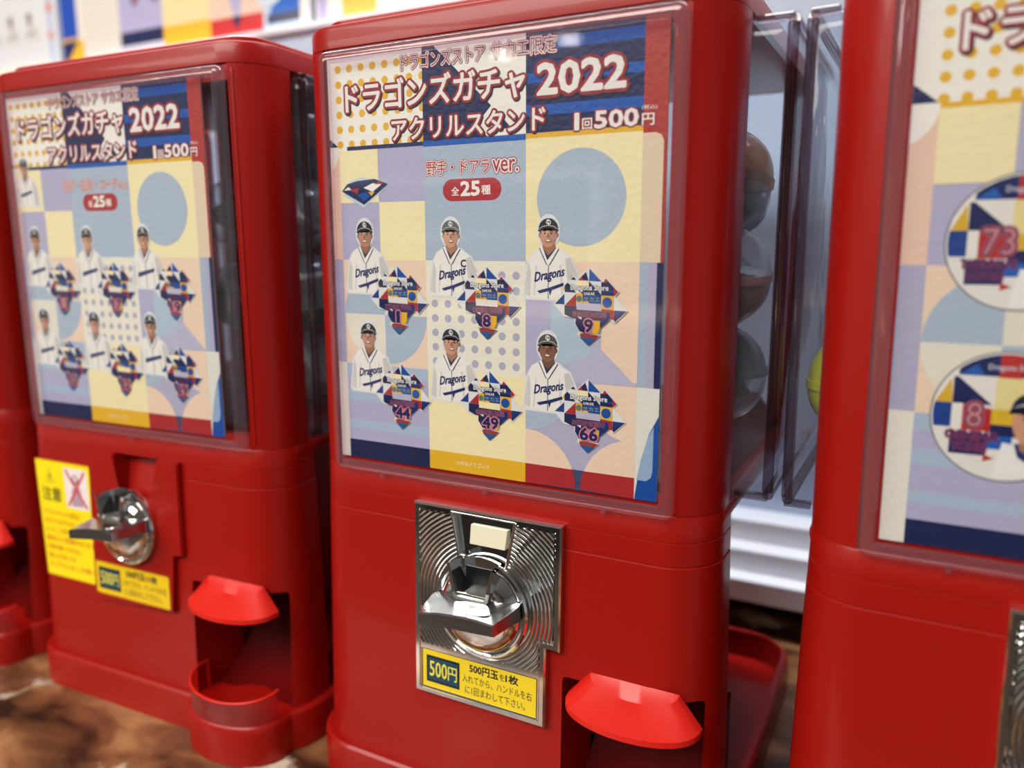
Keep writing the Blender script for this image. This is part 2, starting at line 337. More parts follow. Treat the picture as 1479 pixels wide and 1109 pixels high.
def background(P, line=(14, (34, 44, 92))):
    """patchwork poster ground; 39.5 mm half cells, columns at 2, 80.5, 159.5, 238"""
    r = P.rect
    r(-14, 253, 8, 301.5, WHT)
    for i in range(8):
        for j in range(6): P.disc(8 + i * 10.3, 294 - j * 10.4, 2.7, YEL, n=14, same=bool(i or j))
    r(-14, 2, 8, 301.5, WHT); P.poly([(-14, 250), (-6, 250), (6, 240.5), (-14, 240.5)], NAVY)
    # second header column
    P.poly([(80.5, 301.5), (90, 301.5), (134, 260), (122, 248), (132, 240), (80.5, 240)], NAVY)
    P.poly([(110, 301.5), (125, 301.5), (159.5, 268), (159.5, 282), (139, 301.5)], WHT)
    P.poly([(134, 246), (142, 252), (150, 244)], NAVY)
    r(159.5, 238, 240, 301.5, NAVY)
    for a, b in ((290, 297), (271, 277), (251, 257.5)): r(176 if a > 280 else 159.5, 238, a, b, (16, 84, 172), same=False)
    r(line[0], 80.5, 237.6, 240.4, line[1]); r(80.5, 159.5, 236.8, 240.6, (20, 88, 176)); r(159.5, 251, 237.4, 240.6, YEL)
    # left strip
    r(-14, 6.5, 159.5, 237.6, (236, 200, 178)); P.disc(-14, 240, 21, WHT, a0=-80, a1=0)
    r(-14, 6.5, 82, 159.5, (176, 174, 200)); r(-14, 6.5, 8, 82, (232, 228, 214))
    # column one
    r(6.5, 41.3, 200.5, 237.6, CREAM); r(41.3, 80.5, 200.5, 237.6, LILAC); r(6.5, 41.3, 159.5, 200.5, LILAC); r(41.3, 80.5, 159.5, 200.5, CREAM)
    r(6.5, 80.5, 81.5, 159.5, PEACH)
    P.disc(43.5, 119.5, 37, GREYB, a0=90, a1=180); P.disc(43.5, 119.5, 37, (232, 226, 208), a0=180, a1=270); P.disc(43.5, 119.5, 37, GREYB, a0=270, a1=360)
    P.poly([(43.5, 119.5), (43.5, 156), (58, 153), (80, 127), (80, 119.5)], (232, 224, 206))
    r(6.5, 80.5, 22, 81.5, LILAC)
    for a, b in ((72, 81.5), (53, 62), (31, 38)): r(6.5, 80.5, a, b, (172, 190, 210))
    r(6.5, 80.5, 8, 22, (22, 32, 78))
    # column two
    r(80.5, 159.5, 159.5, 236.8, GREYB); r(80.5, 159.5, 81.5, 159.5, (238, 232, 212)); r(80.5, 159.5, 22, 81.5, CREAM); r(80.5, 159.5, 8, 22, YEL)
    for i in range(7):
        for j in range(7): P.disc(87.5 + i * 10.8, 150 - j * 10.3, 2.8, (178, 176, 194), n=14, same=bool(i or j))
    # column three
    r(159.5, 238, 159.5, 237.4, CREAM); P.disc(198, 199.5, 30.4, GREYB, n=48)
    r(159.5, 238, 81.5, 159.5, PEACH)
    P.poly([(159.5, 159.5), (163, 159.5), (180, 146), (178, 81.5), (159.5, 81.5)], LILAC); P.poly([(178, 141), (213.5, 141), (213.5, 104), (226, 93), (238, 81.5), (178, 81.5)], (186, 184, 206)); P.poly([(178, 141), (206, 141), (206, 100), (178, 88)], (176, 196, 212)); 
    r(159.5, 238, 8, 81.5, (180, 176, 202)); P.poly([(159.5, 8), (238, 8), (238, 22), (159.5, 22)], (60, 76, 110))
    P.disc(159.5, 83, 37.5, GREYB, a0=270, a1=360); r(160, 238, 81.5, 84, (186, 184, 206)); P.disc(238, 81.5, 37.5, PEACH, a0=180, a1=270)
    for cx, a0 in ((159.5, 0), (238, 90)):
        P.disc(cx, 9, 37.5, PEACH, a0=a0, a1=a0 + 90)
        pts = [(cx, 8)] + [(cx + 37.5 * math.cos(R_(t)) * (1 if a0 == 0 else -1), 9 + 37.5 * math.sin(R_(t))) for t in range(0, 21, 4)] + [(cx, 22)]
        P.poly(pts, REDI)
    # right strip
    r(238, 253, 159.5, 301.5, (176, 52, 46)); P.poly([(237.9, 236), (246, 236), (249.5, 234.5), (251, 231), (251, 159.5), (237.9, 159.5)], (228, 206, 178))
    r(238, 249, 81.5, 159.5, (168, 184, 202)); r(243.5, 249, 81.5, 159.5, (176, 174, 198)); r(249, 253, 81.5, 159.5, NAVY)
    r(238, 253, 8, 81.5, (228, 226, 214)); P.poly([(253, 64), (247, 52), (242, 34), (238.5, 10), (238.5, 8), (253, 8)], BLUE)
    P.poly([(250, 57), (246.5, 50), (242.5, 36), (239.4, 21), (246, 21), (249, 23.5), (250, 28)], (150, 176, 204))
OUT = lambda wd: [(wd, (28, 22, 36), 0.7, -0.9), (wd, DRED), (0.016, (240, 234, 226))]
PILL = lambda P, x0=95.7, x1=141.5: (P.rrect(x0, x1, 199.6, 214.3, 7.3, (176, 44, 52)), P.text('全', x0 + 7, x0 + 13, 203.5, 209, [(0.02, WHT)]), P.text('25', x0 + 14.6, x0 + 29, 203.2, 212.3, [(0.04, WHT)]), P.text('種', x0 + 30.5, x0 + 37.5, 203.5, 209.5, [(0.02, WHT)]))
def header(P, line2):
    P.text('ドラゴンズストア', 63.5, 129.5, 288.4, 298.4, [(0.115, DRED), (0.065, (242, 236, 230)), (0.0, DRED)])
    P.text('サカエ限定', 134.5, 180.5, 288.0, 298.6, [(0.115, DRED), (0.065, (242, 236, 230)), (0.0, DRED)])
    P.text('ドラゴンズガチャ', 14.5, 158.5, 263.6, 283.6, [(0.105, (28, 22, 36), 0.9, -1.1), (0.105, DRED), (0.026, (240, 234, 226))])
    P.text('2022', 168, 226, 263.6, 281.8, [(0.11, (28, 22, 36), 0.9, -1.1), (0.11, DRED), (0.034, (240, 234, 226))])
    P.text(line2, 54.5, 173, 242.4, 256.6, [(0.11, (28, 22, 36), 0.8, -1), (0.11, DRED), (0.022, (240, 234, 226))])
    P.text('1', 193.6, 196.2, 240.6, 250.4, [(0.10, DRED), (0.028, (240, 234, 226))]); P.text('回', 198.6, 205, 240.6, 247, [(0.08, DRED), (0.02, (240, 234, 226))])
    P.text('500', 207, 234.6, 240.8, 250.6, [(0.10, DRED), (0.035, (240, 234, 226))]); P.text('円', 237.2, 244.6, 240.4, 247.2, [(0.08, DRED), (0.02, (240, 234, 226))])
    P.text('(税込)', 236.8, 246.2, 249.2, 252.0, [(0.0, WHT)])
def card_stand(kind):
    if kind == 'fielders': P = Print(clip=(-1.6, 253, 8, 301.5))
    else: P = Print(fx=lambda x, z: (x * 0.955 - 5, z), clip=(1.5, 253, 8, 301.5))
    background(P); header(P, 'アクリルスタンド')
    red3 = [(0.12, DRED), (0.075, (242, 236, 230)), (0.008, (176, 36, 48))]
    if kind == 'fielders':
        P.text('野手・ドアラ', 82.5, 132.5, 217.4, 227, red3); P.text('ver.', 135, 154, 217.6, 225.4, red3); PILL(P)
        # the acrylic base that stands under the lettering at the left (its figure is left out)
        P.poly([(9, 206), (28, 197), (41, 206), (51, 213), (41, 216), (26, 219), (15, 216)], (196, 214, 222))
        P.poly([(8, 209), (20, 203), (28, 199), (36, 204), (50, 213), (38, 217), (22, 216), (13, 214)], NAVY)
        P.poly([(14, 210), (24, 211), (22, 207)], REDI); P.poly([(28, 211), (36, 214), (44, 213), (36, 208)], WHT); P.poly([(22, 206), (30, 208), (34, 205), (28, 201.5)], BLUE); P.poly([(32, 208), (38, 208), (35, 205)], YEL)
        P.poly([(10, 209.5), (14, 212), (17, 210)], WHT); P.poly([(38, 213), (42, 215.5), (46, 213.5)], REDI)
    else:
        P.text('投手・監督・コーチver.', 72, 158, 217.4, 226.6, red3); PILL(P, 97, 143)
        player(P, 18, 240, SKIN, 0.8, detail=False)
    nums = ['1', '8', '9', '44', '49', '66'] if kind == 'fielders' else ['11', '17', '19', '20', '22', '29']
    names = ['KYODA YOTA', 'OSHIMA YOHEI', 'ISHIGAKI MASAMI', 'A.MARTINEZ', 'GARCIA LUIS', 'DAYAN VICIEDO'] if kind == 'fielders' else [''] * 6
    skins = [(190, 136, 108), (214, 160, 130), (204, 146, 118), (196, 142, 116), (208, 152, 124), (142, 98, 76)]
    hx = [27.5, 101.5, 176, 28, 100.5, 176]; hz = [177.4, 177.2, 177.4, 103, 102.2, 102.4]
    sx = [57, 131, 206, 58, 132.5, 206.5]; sz = [130.6, 131, 131, 59.2, 59.4, 59.5]
    bgs = [(228, 224, 212), (228, 224, 212), (190, 188, 210), (182, 184, 206), CREAM, (190, 188, 206)]
    caps = [(36, 36, 44), (104, 106, 104), (44, 46, 54), (52, 54, 58), (46, 48, 56), (84, 84, 78)]
    for i in range(6):
        k = 1.0
        if kind == 'fielders': player(P, hx[i], hz[i], skins[i], k, caps[i], 'C' if i == 1 else '', (0, 0.5, 0.2, -0.4, 0.8, 0)[i], under=(40, 48, 84) if i in (2, 4, 5) else (60, 60, 70))
        else: player(P, hx[i] - 4, hz[i] - 2, skins[i % 5], k, (40, 40, 52), detail=False)
    for i in range(6): star(P, sx[i], sz[i], nums[i], names[i], bgs[i], detail=kind == 'fielders')
    P.text('©中日ドラゴンズ', 104, 131, 13.2, 16.8, [(0.0, (250, 236, 200))])
    return P
def badge(P, cx, cz, r, num, name):
    P.disc(cx, cz, r + 0.7, (92, 92, 98), n=60); P.disc(cx, cz, r, (232, 228, 218), n=60)
    k = r / 33.4
    def c(pts, col):   # clip to the disc by radius
        out = []
        N = len(pts)
        for i in range(N):
            a, b = pts[i], pts[(i + 1) % N]
            for t in range(8):
                x, z = a[0] + (b[0] - a[0]) * t / 8, a[1] + (b[1] - a[1]) * t / 8; L = math.hypot(x, z)
                if L > 32.6: x, z = x * 32.6 / L, z * 32.6 / L
                out.append((cx + x * k, cz + z * k))
        P.poly(out, col)
    c([(-21, 34), (34, 34), (34, 21), (-22, 21)], (20, 34, 92)); c([(-22, 21), (-14, 27), (-10, 21)], (24, 90, 170)); c([(-4, 34), (6, 34), (6, 20.5), (-4, 20.5)], (186, 46, 46))
    P.text('Dragons Store', cx - 9 * k, cx + 12 * k, cz + 23.6 * k, cz + 27.4 * k, [(0.02, (200, 200, 210))])
    c([(-5, 20.5), (12, 20.5), (12, 4), (-5, 4)], (234, 216, 150)); c([(-24, 20), (-24, 6), (-6, 6), (-22, 20)], (20, 30, 84)); c([(-32, 6), (-25, 19), (-24, 6)], (220, 176, 46))
    c([(-34, 6), (-24, 6), (-24, -7), (-34, -7)], (22, 64, 140)); c([(-24, 6), (-19, 6), (-19, -7), (-24, -7)], (236, 232, 222)); c([(-19, 6), (-6, 4), (-6, -8), (-19, -8)], (178, 40, 44))
    c([(-6, 4), (4, 4), (4, -4), (-6, -4)], (222, 180, 44)); c([(-6, -4), (6, -4), (6, -10), (-6, -10)], (20, 30, 84)); c([(-8, -10), (4, -10), (4, -17), (-8, -17)], (26, 92, 180))
    c([(-24, -9), (-7, -9), (-7, -21), (-24, -21)], (26, 36, 90)); c([(-8, -20), (-3, -22), (-8, -24)], (186, 40, 44))
    P.text(num, cx - 17 * k, cx + (-10 if len(num) == 1 else -3) * k, cz - 6 * k, cz + 7 * k, [(0.09, (190, 90, 104)), (0.05, (52, 50, 96)), (0.0, (208, 130, 130))])
    P.text(name[0], cx - 26 * k, cx - 2 * k, cz - 13 * k, cz - 8.4 * k, [(0.08, (180, 60, 76)), (0.03, (40, 46, 104))])
    P.text(name[1], cx - 23 * k, cx - 7 * k, cz - 19 * k, cz - 14.6 * k, [(0.08, (180, 60, 76)), (0.03, (40, 46, 104))])
    # head and shoulders of the player, kept inside the badge
    X = lambda x, z: (cx + x * k, cz + z * k)
    c([(0, -13), (6, -14), (9, -18), (20, -18), (30, -14), (32, -12), (20, -34), (-4, -34)], (240, 238, 232))
    c([(5, -13), (7, -20), (13, -24), (19, -20), (20, -13)], (30, 48, 110)); c([(7, -8), (7.4, -16), (13, -20), (18.4, -16), (19, -8)], (168, 118, 92))
    P.disc(*X(12.5, -2), 9 * k, (206, 152, 122), 12 * k, n=24); P.disc(*X(17, -4), 4 * k, (186, 132, 104), 8 * k, n=14)
    for e in (9, 15.2): P.disc(*X(e, -0.2), 1.3 * k, (50, 34, 30), 0.7 * k, n=10); P.disc(*X(e, 2.2), 1.9 * k, (60, 42, 36), 0.5 * k, n=8)
    P.poly([X(11.8, 0), X(13, 0), X(14, -4.2), X(10.8, -4.4)], (166, 112, 90)); P.disc(*X(12.2, -7.6), 3.2 * k, (150, 76, 70), 1.4 * k, n=12); P.disc(*X(12.2, -7.2), 2.5 * k, (244, 240, 232), 0.8 * k, n=12)
    P.disc(*X(12.5, 5), 10 * k, (26, 32, 62), 9 * k, a0=0, a1=180, n=28); P.poly([X(2.2, 5.2), X(1.6, 2.6), X(7, 6), X(12.5, 6.8), X(18, 6), X(23.4, 2.6), X(22.8, 5.2)], (18, 22, 46)); P.poly([X(2.2, 5.2), X(7, 7.6), X(12.5, 8.6), X(18, 7.6), X(22.8, 5.2), X(18, 6.8), X(12.5, 7.7), X(7, 6.8)], (200, 200, 198))
    P.text('C', *[v for v in (X(9.6, 0)[0], X(13, 0)[0])], X(0, 8.6)[1], X(0, 12.8)[1], [(0.03, (240, 240, 240))])
def card_badges():
    P = Print(fx=lambda x, z: (x + 11, z), clip=(-6, 246, 8, 301.5)); background(P, (6.5, YEL))
    P.text('ドラゴンズガチャ', 14.5, 158.5, 263.6, 283.6, [(0.105, (28, 22, 36), 0.9, -1.1), (0.105, DRED), (0.026, (240, 234, 226))])
    P.text('2022', 168, 226, 263.6, 281.8, [(0.11, (28, 22, 36), 0.9, -1.1), (0.11, DRED), (0.034, (240, 234, 226))])
    k = 0
    for j, cz in enumerate((171, 82.5)):
        for i in range(3):
            badge(P, 47.8 + i * 72, cz, 33.4, ['73', '1', '9', '8', '44', '66'][k], [('TATSUNAMI', 'KAZUYOSHI'), ('KYODA', 'YOTA'), ('ISHIGAKI', 'MASAMI'), ('OSHIMA', 'YOHEI'), ('A.', 'MARTINEZ'), ('DAYAN', 'VICIEDO')][k]); k += 1
    return P
# ------------------------------------------------------------------ machine
Z0 = -TABLE                                   # parts are drawn with the window foot at z = 0, the root stands on the table
MX0, MX1, MD = -0.0330, 0.2897, 0.330         # left side, right side, depth
PX = 0.1305                                   # centre of the coin mechanism
LIFT = (0, 0, Z0)
def body_mesh(old):
    bm = bmesh.new(); rings = []
    for z, o in ((-0.238, 0.0065), (-0.0352, 0.0012), (-0.0346, 0.0006), (-0.0338, 0.0006), (-0.0332, 0.0010), (-0.0185, 0.0006), (-0.0181, 0.0001), (-0.0176, 0.0005), (-0.0012, 0.0), (0.0, -0.0008)):
        rings.append([(x, y if y < 0.052 else 0.052, zz) for x, y, zz in zring(MX0 - o, MX1 + o, -o, MD + o, 0.036 + o, z, 10)])
    loft(bm, rings); me = tomesh(bm)
    c = []
    b = bmesh.new(); box(b, 0.191, 0.287, -0.02, 0.06, -0.2379, -0.127, 0.004); c.append(tomesh(b))
    if old:      # wedge shaped coin entry above the knob
        b = bmesh.new(); loft(b, [[(0.104, -0.01, -0.0195), (0.160, -0.01, -0.0195), (0.152, -0.01, -0.060), (0.110, -0.01, -0.060)], [(0.104, 0.014, -0.0195), (0.160, 0.014, -0.0195), (0.152, 0.002, -0.060), (0.110, 0.002, -0.060)]]); c.append(tomesh(b))
    me = cut(me, c)
    b = bmesh.new(); box(b, 0.02, 0.186, 0.045, MD - 0.01, -0.265, 0.0, 0.004); b2 = tomesh(b)
    me = cut(me, [b2], 'UNION'); b = bmesh.new(); box(b, 0.18, 0.236, 0.108, MD - 0.01, -0.265, 0.0, 0.004)
    me = cut(me, [tomesh(b)], 'UNION'); b = bmesh.new(); box(b, MX0 - 0.001, MX1 + 0.001, 0.03, MD, -0.010, -0.0005, 0.003)
    return cut(me, [tomesh(b)], 'UNION')
def plinth_mesh():
    bm = bmesh.new(); rings = []
    for z, o in ((-0.272, 0.0135), (-0.2425, 0.0135), (-0.2385, 0.0128), (-0.2365, 0.0108), (-0.2362, 0.0075)):
        rings.append(zring(MX0 - o, MX1 + o, -o, MD + o, 0.036 + o, z, 10))
    loft(bm, rings); me = tomesh(bm)
    bm = bmesh.new(); rings = []
    for z, s in ((-0.2719, 1), (-0.243, 1), (-0.238, 0.97), (-0.2365, 0.93)):
        rg = [(0.239 + 0.052 * s * math.cos(R_(180 + 180 * i / 18)), -0.006 + (0.033 * s) * math.sin(R_(180 + 180 * i / 18)), z) for i in range(19)] + [(0.291, 0.03, z), (0.187, 0.03, z)]
        rings.append(rg)
    loft(bm, rings); me = cut(me, [tomesh(bm)], 'UNION')
    b = bmesh.new(); loft(b, [[(x, max(y, 0.058), z) for x, y, z in zring(MX0 - 0.005, MX1 + 0.0055, -0.0, MD + 0.006, 0.034, zz, 8)] for zz in (-0.264, -0.22)])
    return cut(me, [tomesh(b)])
def pillar_mesh(x0, x1, front=True):
    """corner post: wraps from the front round the corner to the side"""
    r = 0.036; bm = bmesh.new(); left = x0 == MX0
    cx, cy = (MX0 + r, r) if left else (MX1 - r, r)
    sgn = -1 if left else 1
    xin = x1 if left else x0
    pts = [(xin, 0.0)]
    pts += [(cx + sgn * r * math.sin(R_(a)), cy - r * math.cos(R_(a))) for a in range(0, 91, 9) if (cx + sgn * r * math.sin(R_(a)) - xin) * sgn > 0.001]
    pts[0] = (xin, cy - math.sqrt(max(0, r * r - (xin - cx) ** 2)) if (xin - cx) * sgn > 0 else 0.0)
    pts += [((MX0 if left else MX1), 0.046), ((MX0 if left else MX1) - sgn * 0.006, 0.046)]
    pts += [((MX0 if left else MX1) - sgn * 0.010, 0.024), (xin + sgn * 0.006, 0.013), (xin, 0.013)]
    if not front: pts = [(x, MD - y) for x, y in pts]
    loft(bm, [[(x, y, z) for x, y in pts] for z in (0.0, 0.308)]); return tomesh(bm)
def cap_mesh():
    bm = bmesh.new(); rings = []
    for z, o in ((0.3078, -0.003), (0.3085, 0.0), (0.3205, 0.0), (0.3240, -0.0012), (0.3255, -0.0045)):
        rings.append(zring(MX0 - o, MX1 + o, -o, MD + o, 0.036 + o, z, 10))
    loft(bm, rings); return tomesh(bm)
def lid_mesh():
    bm = bmesh.new(); rings = []
    for z, o in ((0.3250, -0.014), (0.3305, -0.014), (0.3320, -0.016)):
        rings.append(zring(MX0 - o, MX1 + o, -o, MD + o, 0.036 + o, z, 10))
    loft(bm, rings); return tomesh(bm)
def hood_mesh():
    bm = bmesh.new(); cx = 0.2430; rings = []
    N = 20
    def arc(a, b, z, dz=0): return [(cx - a * math.cos(math.pi * i / N), 0.0008 - b * math.sin(math.pi * i / N) ** 0.8, z - dz * math.sin(math.pi * i / N)) for i in range(N + 1)]
    bm2 = [arc(0.0312, 0.0004, -0.1185), arc(0.0312, 0.0082, -0.1185, 0.0092), arc(0.0470, 0.0290, -0.1375, 0.0025), arc(0.0470, 0.0290, -0.1415, 0.0025), arc(0.0455, 0.0270, -0.1415, 0.0025), arc(0.0455, 0.0004, -0.1400)]
    loft(bm, bm2, False, False, closed=False)
    return tomesh(bm)
def frame_ring(bm, x0, x1, z0, z1, w, prof, r=0.006):
    """prof: list of (inset, y) going round the section"""
    rings = []
    for ins, y in prof:
        rings.append([(x, y, z) for x, z in rrect(x0 + ins, x1 - ins, z0 + ins, z1 - ins, max(0.0008, r - ins), 4)])
    rings.append(rings[0]); loft(bm, rings, False, False)
def window_parts(root, side_x=None):
    x0, x1, z0, z1 = -0.0045, 0.2655, -0.0015, 0.3065
    win = boxo('front_window', x0 + 0.009, x1 - 0.009, -0.0066, -0.0056, z0 + 0.008, z1 - 0.006, CLEAR, root, loc=LIFT)
    bm = bmesh.new(); frame_ring(bm, x0, x1, z0, z1, 0.01, [(0.0002, 0.0), (0.0, -0.0035), (0.0018, -0.0062), (0.0045, -0.0074), (0.0085, -0.0070), (0.0095, -0.0052), (0.0085, -0.0022), (0.0070, 0.0002)], 0.007)
    link('window_rim', tomesh(bm), win, None, GLASS, 40)
    for fx, z in ((0.17, z0), (0.83, z0), (0.5, z0)):
        cx = x0 + (x1 - x0) * fx; boxo('window_clip', cx - 0.0015, cx + 0.0015, -0.0065, 0.0, z - 0.0012, z + 0.001, GLASS, win, 0.0004)
    return win
def side_window(root, sgn, out):
    """blister of clear plastic standing out of the side"""
    xs = MX1 if sgn > 0 else MX0
    xo = xs + sgn * out; y0, y1, z0, z1 = 0.047, 0.285, 0.004, 0.3060
    bm = bmesh.new(); rings = []
    for x, i in ((xs - sgn * 0.003, 0), (xo - sgn * 0.008, 0.0004), (xo - sgn * 0.004, 0.0018), (xo - sgn * 0.001, 0.0048), (xo, 0.009)):
        rings.append([(x, a, b) for a, b in rrect(y0 + i, y1 - i, z0 + i, z1 - i, 0.012, 5)])
    loft(bm, rings, False, True); o = link('side_window', tomesh(bm), root, LIFT, CLEARB, 50)
    bm = bmesh.new()
    for ya, za, yb, zb in ((y0 + 0.003, z0 + 0.006, y0 + 0.003, z1 - 0.006), (y1 - 0.003, z0 + 0.006, y1 - 0.003, z1 - 0.006), (y0 + 0.006, z0 + 0.003, y1 - 0.006, z0 + 0.003), (y0 + 0.006, z1 - 0.003, y1 - 0.006, z1 - 0.003)):
        tube(bm, [(xo - sgn * 0.0035, ya, za), (xo - sgn * 0.0035, yb, zb)], 0.0036, 10)
    # welded foot and head flange
    for z in (z0 + 0.002, z1 - 0.002): box(bm, min(xs, xo) + 0.002, max(xs, xo) - 0.003, y0 + 0.0005, y0 + 0.0055, z - 0.0025, z + 0.0025, 0.001)
    link('moulded_edge', tomesh(bm), o, None, EDGE, 50)
    return o
def knob(root, cx, cz, y, rot=0.0, k=1.0, parent_plate=None):
    bm = bmesh.new()
    lathe(bm, [(0.001, 0.001), (0.0370, 0.001), (0.0378, -0.001), (0.0378, -0.0045), (0.0366, -0.0060), (0.0350, -0.0062), (0.0335, -0.0050), (0.0325, -0.0050), (0.0290, -0.0110), (0.0230, -0.0140), (0.001, -0.0150)], 56, 'y')
    me = tomesh(bm); b = bmesh.new(); loft(b, [[(-0.0175, y_, 0.045), (0.0175, y_, 0.045), (0.0120, y_, 0.012), (-0.0120, y_, 0.012)] for y_ in (-0.03, -0.0035)]); me = cut(me, [tomesh(b)])
    kn = link('coin_knob', me, root, (cx, y, cz + Z0), CHROME, 35); kn.rotation_euler = (0, rot, 0); kn.scale = (k, 1, k)
    # raised walls of the coin cradle
    bm = bmesh.new()
    U = [(-0.0195, 0.0355), (-0.0185, 0.034), (-0.0140, 0.0125), (-0.0115, 0.0105), (0.0115, 0.0105), (0.0140, 0.0125), (0.0185, 0.034), (0.0195, 0.0355)]
    Ui = [(-0.0168, 0.0365), (-0.0160, 0.034), (-0.0118, 0.0145), (-0.0100, 0.0128), (0.0100, 0.0128), (0.0118, 0.0145), (0.0160, 0.034), (0.0168, 0.0365)]
    rings = [[(x, -0.004, z) for x, z in U], [(x, -0.0195, z) for x, z in U], [(x, -0.0195, z) for x, z in Ui], [(x, -0.004, z) for x, z in Ui]]; rings.append(rings[0])
    vs = loft(bm, rings, False, False, closed=False)
    bmesh.ops.bevel(bm, geom=[e for e in bm.edges if len(e.link_faces) == 2 and e.calc_face_angle(0) > 1.0], offset=0.0007, segments=2, affect='EDGES')
    link('coin_cradle', tomesh(bm), kn, None, CHROME, 35)
    bm = bmesh.new(); box(bm, -0.0125, 0.0125, -0.0180, -0.0145, 0.0120, 0.0150, 0.0006)
    link('cradle_floor', tomesh(bm), kn, None, CHROME2, 35)
    boxo('cradle_back', -0.0125, 0.0125, -0.0042, -0.0030, 0.0125, 0.0300, BLACK, kn, 0.0003)
    # grip: a wide flat wing standing out of the disc, thick at its front lip
    bm = bmesh.new(); rings = []
    for y_, hw, zt, zb in ((-0.006, 0.0335, 0.0100, -0.0045), (-0.0115, 0.0350, 0.0102, -0.0030), (-0.0180, 0.0342, 0.0092, -0.0020), (-0.0330, 0.0312, 0.0078, -0.0026), (-0.0390, 0.0300, 0.0073, -0.0030), (-0.0402, 0.0292, 0.0064, -0.0024)):
        rings.append([(x, y_, z + 0.0016 * math.cos(x / hw * 1.5)) for x, z in ((-hw, zb + 0.001), (-hw * .5, zb), (0, zb), (hw * .5, zb), (hw, zb + 0.001), (hw, zt - 0.001), (hw * .5, zt), (0, zt), (-hw * .5, zt), (-hw, zt - 0.001))])
    loft(bm, rings); bmesh.ops.bevel(bm, geom=[e for e in bm.edges if e.calc_face_angle(0) > 0.7], offset=0.0008, segments=2, affect='EDGES')
    gr = link('grip', tomesh(bm), kn, None, CHROME3, 30); gr.rotation_euler = (0, R_(-4), 0)
    bm = bmesh.new(); lathe(bm, [(0.0008, 0.0), (0.011, 0.0), (0.0125, 0.0008), (0.0132, 0.0020), (0.0138, 0.0008), (0.0145, 0.0)], 30, 'z')
    for v in bm.verts: v.co.y *= 0.42
    dm = link('thumb_recess', tomesh(bm), kn, (0.009, -0.0300, 0.0078), CHROME, 40); dm.rotation_euler = (0, R_(-4), 0)
    return kn
def coin_plate(root, loc_extra=0):
    x0, x1, xn, z0, z1, zn = 0.0710, 0.1910, 0.1805, -0.1670, -0.0170, -0.1075
    out = [(x0, z0), (xn, z0), (xn, zn), (x1, zn), (x1, z1), (x0, z1)]
    bm = bmesh.new(); rings = []
    def ins(d): return [(x0 + d, z0 + d), (xn - d, z0 + d), (xn - d, zn + d), (x1 - d, zn + d), (x1 - d, z1 - d), (x0 + d, z1 - d)]
    for d, y in ((0, 0.0), (0, -0.0052), (0.0012, -0.0064), (0.0042, -0.0064), (0.0050, -0.0056)):
        rings.append([(x, y, z) for x, z in ins(d)])
    loft(bm, rings)
    me = tomesh(bm); b = bmesh.new()
    sl = lambda y, g=0: [(0.1055 - g, y, -0.0205), (0.1545 + g, y, -0.0205), (0.1480 + g, y, -0.0560), (0.1120 - g, y, -0.0560)]
    loft(b, [sl(-0.02), sl(-0.0012)]); s2 = bmesh.new(); box(s2, 0.0762, 0.1745, -0.02, -0.0046, -0.1630, -0.1310, 0.001)
    pl = link('coin_plate', cut(me, [tomesh(b), tomesh(s2)]), root, LIFT, CHROME, 30)
    # concentric ribs
    c = (PX, -0.0865); bm = bmesh.new(); prof = []
    r = 0.0392; k = 0
    while r < 0.115:
        for dr, h in ((0.0, 0.0), (0.0008, 0.0010), (0.0017, 0.0012), (0.0024, 0.0002)): prof.append((r + dr, -0.0052 - h))
        r += 0.0031
    NA = 128; vs = [[bm.verts.new((c[0] + rr * math.cos(2 * math.pi * a / NA), y, c[1] + rr * math.sin(2 * math.pi * a / NA))) for a in range(NA)] for rr, y in prof]
    for i in range(len(prof) - 1):
        for a in range(NA): bm.faces.new((vs[i][a], vs[i][(a + 1) % NA], vs[i + 1][(a + 1) % NA], vs[i + 1][a]))
    def keep(co, no): bmesh.ops.bisect_plane(bm, geom=bm.verts[:] + bm.edges[:] + bm.faces[:], plane_co=co, plane_no=no, clear_outer=True)
    def split(co, no): bmesh.ops.bisect_plane(bm, geom=bm.verts[:] + bm.edges[:] + bm.faces[:], plane_co=co, plane_no=no)
    keep((x0 + 0.0055, 0, 0), (-1, 0, 0)); keep((x1 - 0.0055, 0, 0), (1, 0, 0)); keep((0, 0, z1 - 0.0055), (0, 0, 1)); keep((0, 0, -0.1265), (0, 0, -1))
    split((xn - 0.0055, 0, 0), (1, 0, 0)); split((0, 0, zn + 0.0055), (0, 0, 1)); split((0.1033, 0, -0.0205), (-1, 0, -0.18)); split((0.1567, 0, -0.0205), (1, 0, -0.18))
    rm = []
    for f in bm.faces:
        q = f.calc_center_median()
        if q.x > xn - 0.0055 and q.z < zn + 0.0055: rm.append(f)
        elif q.z > -0.06 and q.x > 0.1033 + (-0.0205 - q.z) * 0.18 and q.x < 0.1567 - (-0.0205 - q.z) * 0.18: rm.append(f)
    bmesh.ops.delete(bm, geom=rm, context='FACES')
    for f in bm.faces:
        if f.normal.y > 0: f.normal_flip()
    me = bpy.data.meshes.new('ribs'); bm.to_mesh(me); bm.free(); link('concentric_ribs', me, pl, None, CHROME, 60)
    # slot: dark sloping throat with a frame
    bm = bmesh.new()
    for xa, xb in ((0.1040, 0.1115), (0.1560, 0.1485)):
        tube(bm, [(xa, -0.0064, -0.0200), (xb, -0.0064, -0.0560)], 0.0009, 8)
    tube(bm, [(0.1040, -0.0062, -0.0196), (0.1560, -0.0062, -0.0196)], 0.0008, 8)
    link('slot_frame', tomesh(bm), pl, None, CHROME, 50)
